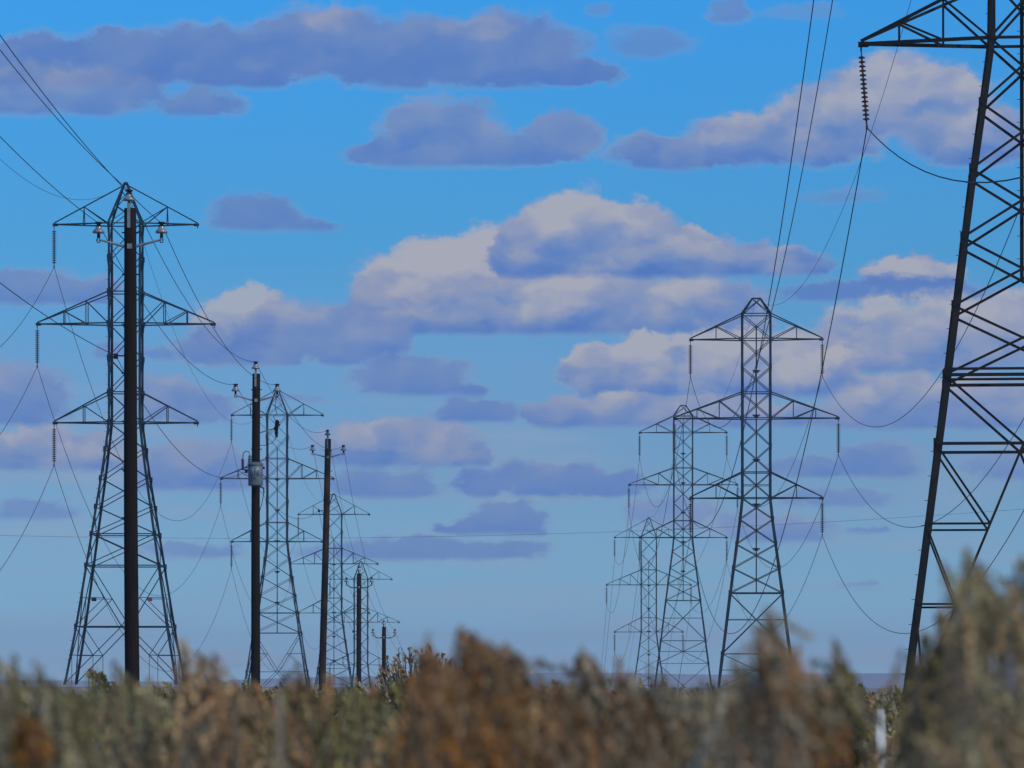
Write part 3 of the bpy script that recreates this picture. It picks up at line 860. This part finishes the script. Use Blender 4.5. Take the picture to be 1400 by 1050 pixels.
# the second storey: shrubs some way behind, lower than the eye
lab2 = 'low shrub in the continuous dark band of blurred brush along the bottom of the picture'
for i in range(34):
    D = 8.5+i*.55+random.uniform(-.3, .3)
    px = (i*397+random.uniform(-60, 60)) % 1500-50
    wpx = .45/D*FPX
    tips = clump(px-wpx, px+wpx, D-.35, D+.35, 70, HOR+46+(1.3/D)*FPX*.25, random.uniform(922, 950), k=.8)
    pl, p2 = random.choice([('olive', 'sage'), ('sage', 'rust'), ('rust', 'olive'), ('grey', 'olive'), ('olive', 'tan')])
    shrub('sagebrush', lab2, 'shrub', (sx(px, D), D, 0), tips, .15, .013, .016, 130, pl, p2, group='low sagebrush band', twig_r=.002)
# third storey, sharp
for i in range(40):
    D = 28+i*1.7+random.uniform(-.6, .6)
    px = (i*611+random.uniform(-60, 60)) % 1500-50
    wpx = .75/D*FPX
    tips = clump(px-wpx, px+wpx, D-.6, D+.6, 46, HOR+30+(1.0/D)*FPX*.6, random.uniform(930, 948), k=.7)
    pl, p2 = random.choice([('olive', 'sage'), ('sage', 'tan'), ('tan', 'olive'), ('grey', 'olive'), ('olive', 'rust')])
    shrub('sagebrush', lab2, 'shrub', (sx(px, D), D, 0), tips, .3, .035, .045, 90, pl, p2, group='low sagebrush band', twig_r=.004)
# scattered brush on the plain around the tower feet: three shapes, copied
proto = []
for i in range(3):
    pr = []
    for j in range(60):
        a_ = random.uniform(0, 6.283); rr_ = random.random()**.5*.75
        pr.append((rr_*math.cos(a_), rr_*math.sin(a_), 1.45*(1-.35*(rr_/.75)**2)*random.uniform(.55, 1)))
    proto.append(shrub('distant_sagebrush', 'small sagebrush on the plain among the tower feet', 'shrub', (0, 0, 0), np.array(pr), .4, .05, .07, 60,
                       ('olive', 'sage', 'tan')[i], ('sage', 'tan', 'rust')[i], group='small sagebrush on the plain', twig_r=.006))
for i in range(64):
    D = 74+i*2.1+random.uniform(-1, 1)
    px = (i*571+random.uniform(-80, 80)) % 1500-50
    x_ = sx(px, D)
    p_ = proto[i % 3]
    if i < 3: o_ = p_
    else:
        o_ = p_.copy(); COL.objects.link(o_)
        for c_ in p_.children:
            q_ = c_.copy(); COL.objects.link(q_); q_.parent = o_
    o_.location = (x_, D, float(ground_z(x_, D))-.05)
    o_.rotation_euler = (0, 0, random.uniform(0, 6.28)); k_ = random.uniform(.7, 1.05); o_.scale = (k_*1.2, k_*1.2, k_)
# named sharp shrubs farther off
def far_bush(px, D, top, wpx, n, length, rad, leaf, nl, pal, p2, name, label, k=.8, low=975):
    tips = clump(px-wpx, px+wpx, D-.5, D+.5, n, low, top, k=k)
    for t_ in tips:                                   # a rounded crown
        q = (t_[0]-sx(px, D))/(wpx/FPX*D); t_[2] -= .55*abs(q)**2.5*(t_[2]-sz(low, D))
    return shrub(name, label, 'shrub', (sx(px, D), D, float(ground_z(sx(px, D), D))), tips, length, rad, leaf, nl, pal, p2, twig_r=.010)
far_bush(132, 34, 904, 30, 34, .16, .022, .03, 120, 'olive', 'sage', 'sagebrush', 'sharp little olive sagebrush in front of the left foot of the big left tower', low=965)
far_bush(574, 66, 876, 62, 260, .30, .022, .035, 60, 'tan', 'tan', 'bare_shrub', 'tree-like shrub with bare grey limbs and orange-tan tips beside the shortest pole', k=.75, low=955)
far_bush(1080, 22, 938, 26, 40, .10, .016, .02, 110, 'olive', 'sage', 'sagebrush', 'dark olive sagebrush at the right foot of the flat-topped tower', low=975)
far_bush(900, 30, 925, 34, 44, .14, .016, .025, 90, 'grey', 'tan', 'sagebrush', 'pale grey dry shrub at the feet of the two far right-hand towers', low=975)
shrub('sagebrush', 'glowing orange seed head low in the bottom left corner', 'shrub', (sx(40, 5.0), 5.0, 0), clump(26, 52, 4.7, 4.8, 22, 1024, 988), .035, .009, .008, 160, 'orange', 'rust', twig_r=.0014)
shrub('sagebrush', 'orange seed heads below the huge right tower, near the bottom edge', 'shrub', (sx(1110, 5.0), 5.0, 0), clump(1060, 1150, 4.9, 5.1, 18, 1050, 1000), .04, .009, .008, 150, 'orange', 'rust', twig_r=.0014)
shrub('sagebrush', 'golden rust seed heads in the thick of the tallest central plumes', 'shrub', (sx(650, 4.5), 4.5, 0), clump(622, 690, 4.8, 5.2, 12, 985, 915), .05, .006, .007, 100, 'orange', 'rust', twig_r=.0014)

# ------------------------------------------------------------------ stakes
def stake(px, top, D, w, m, label):
    x = sx(px, D); zt = sz(top, D)
    b = MB(); b.bar((0, 0, 0), (0, 0, zt-.02), w, w*.6, up=(0, 1, 0)); b.bar((0, 0, zt-.02), (0, 0, zt), w*.8, w*.45, up=(0, 1, 0))
    b.tube([(0, -w*.31, zt-.05), (0, -w*.31-.004, zt-.05)], w*.15)
    o = b.build('marker_stake', m); o.location = (x, D, 0); tag(o, label, 'stake')
stake(1204, 970, 15.5, .034, MT['white'], 'small white stake showing among the brush below the huge right tower')
stake(382, 948, 5.0, .009, MT['tan'], 'pale wooden stake in the brush right of the transformer pole foot')

# ------------------------------------------------------------------ haze
hz = MB()
x0, x1, y0, y1, z0, z1 = -6700, 6700, -600, 6700, -30, 62
hz.add([(x0, y0, z0), (x1, y0, z0), (x1, y1, z0), (x0, y1, z0), (x0, y0, z1), (x1, y0, z1), (x1, y1, z1), (x0, y1, z1)],
       [(3, 2, 1, 0), (4, 5, 6, 7), (0, 1, 5, 4), (1, 2, 6, 5), (2, 3, 7, 6), (3, 0, 4, 7)])
hm_ = bpy.data.materials.new('haze'); hm_.use_nodes = True
t = hm_.node_tree; t.nodes.clear()
pv = t.nodes.new('ShaderNodeVolumePrincipled'); pv.inputs['Color'].default_value = (.80, .88, 1, 1); pv.inputs['Density'].default_value = 1.7e-4
pv.inputs['Anisotropy'].default_value = .2
oo = t.nodes.new('ShaderNodeOutputMaterial'); t.links.new(pv.outputs[0], oo.inputs['Volume'])
tag(hz.build('haze', hm_), kind='stuff')
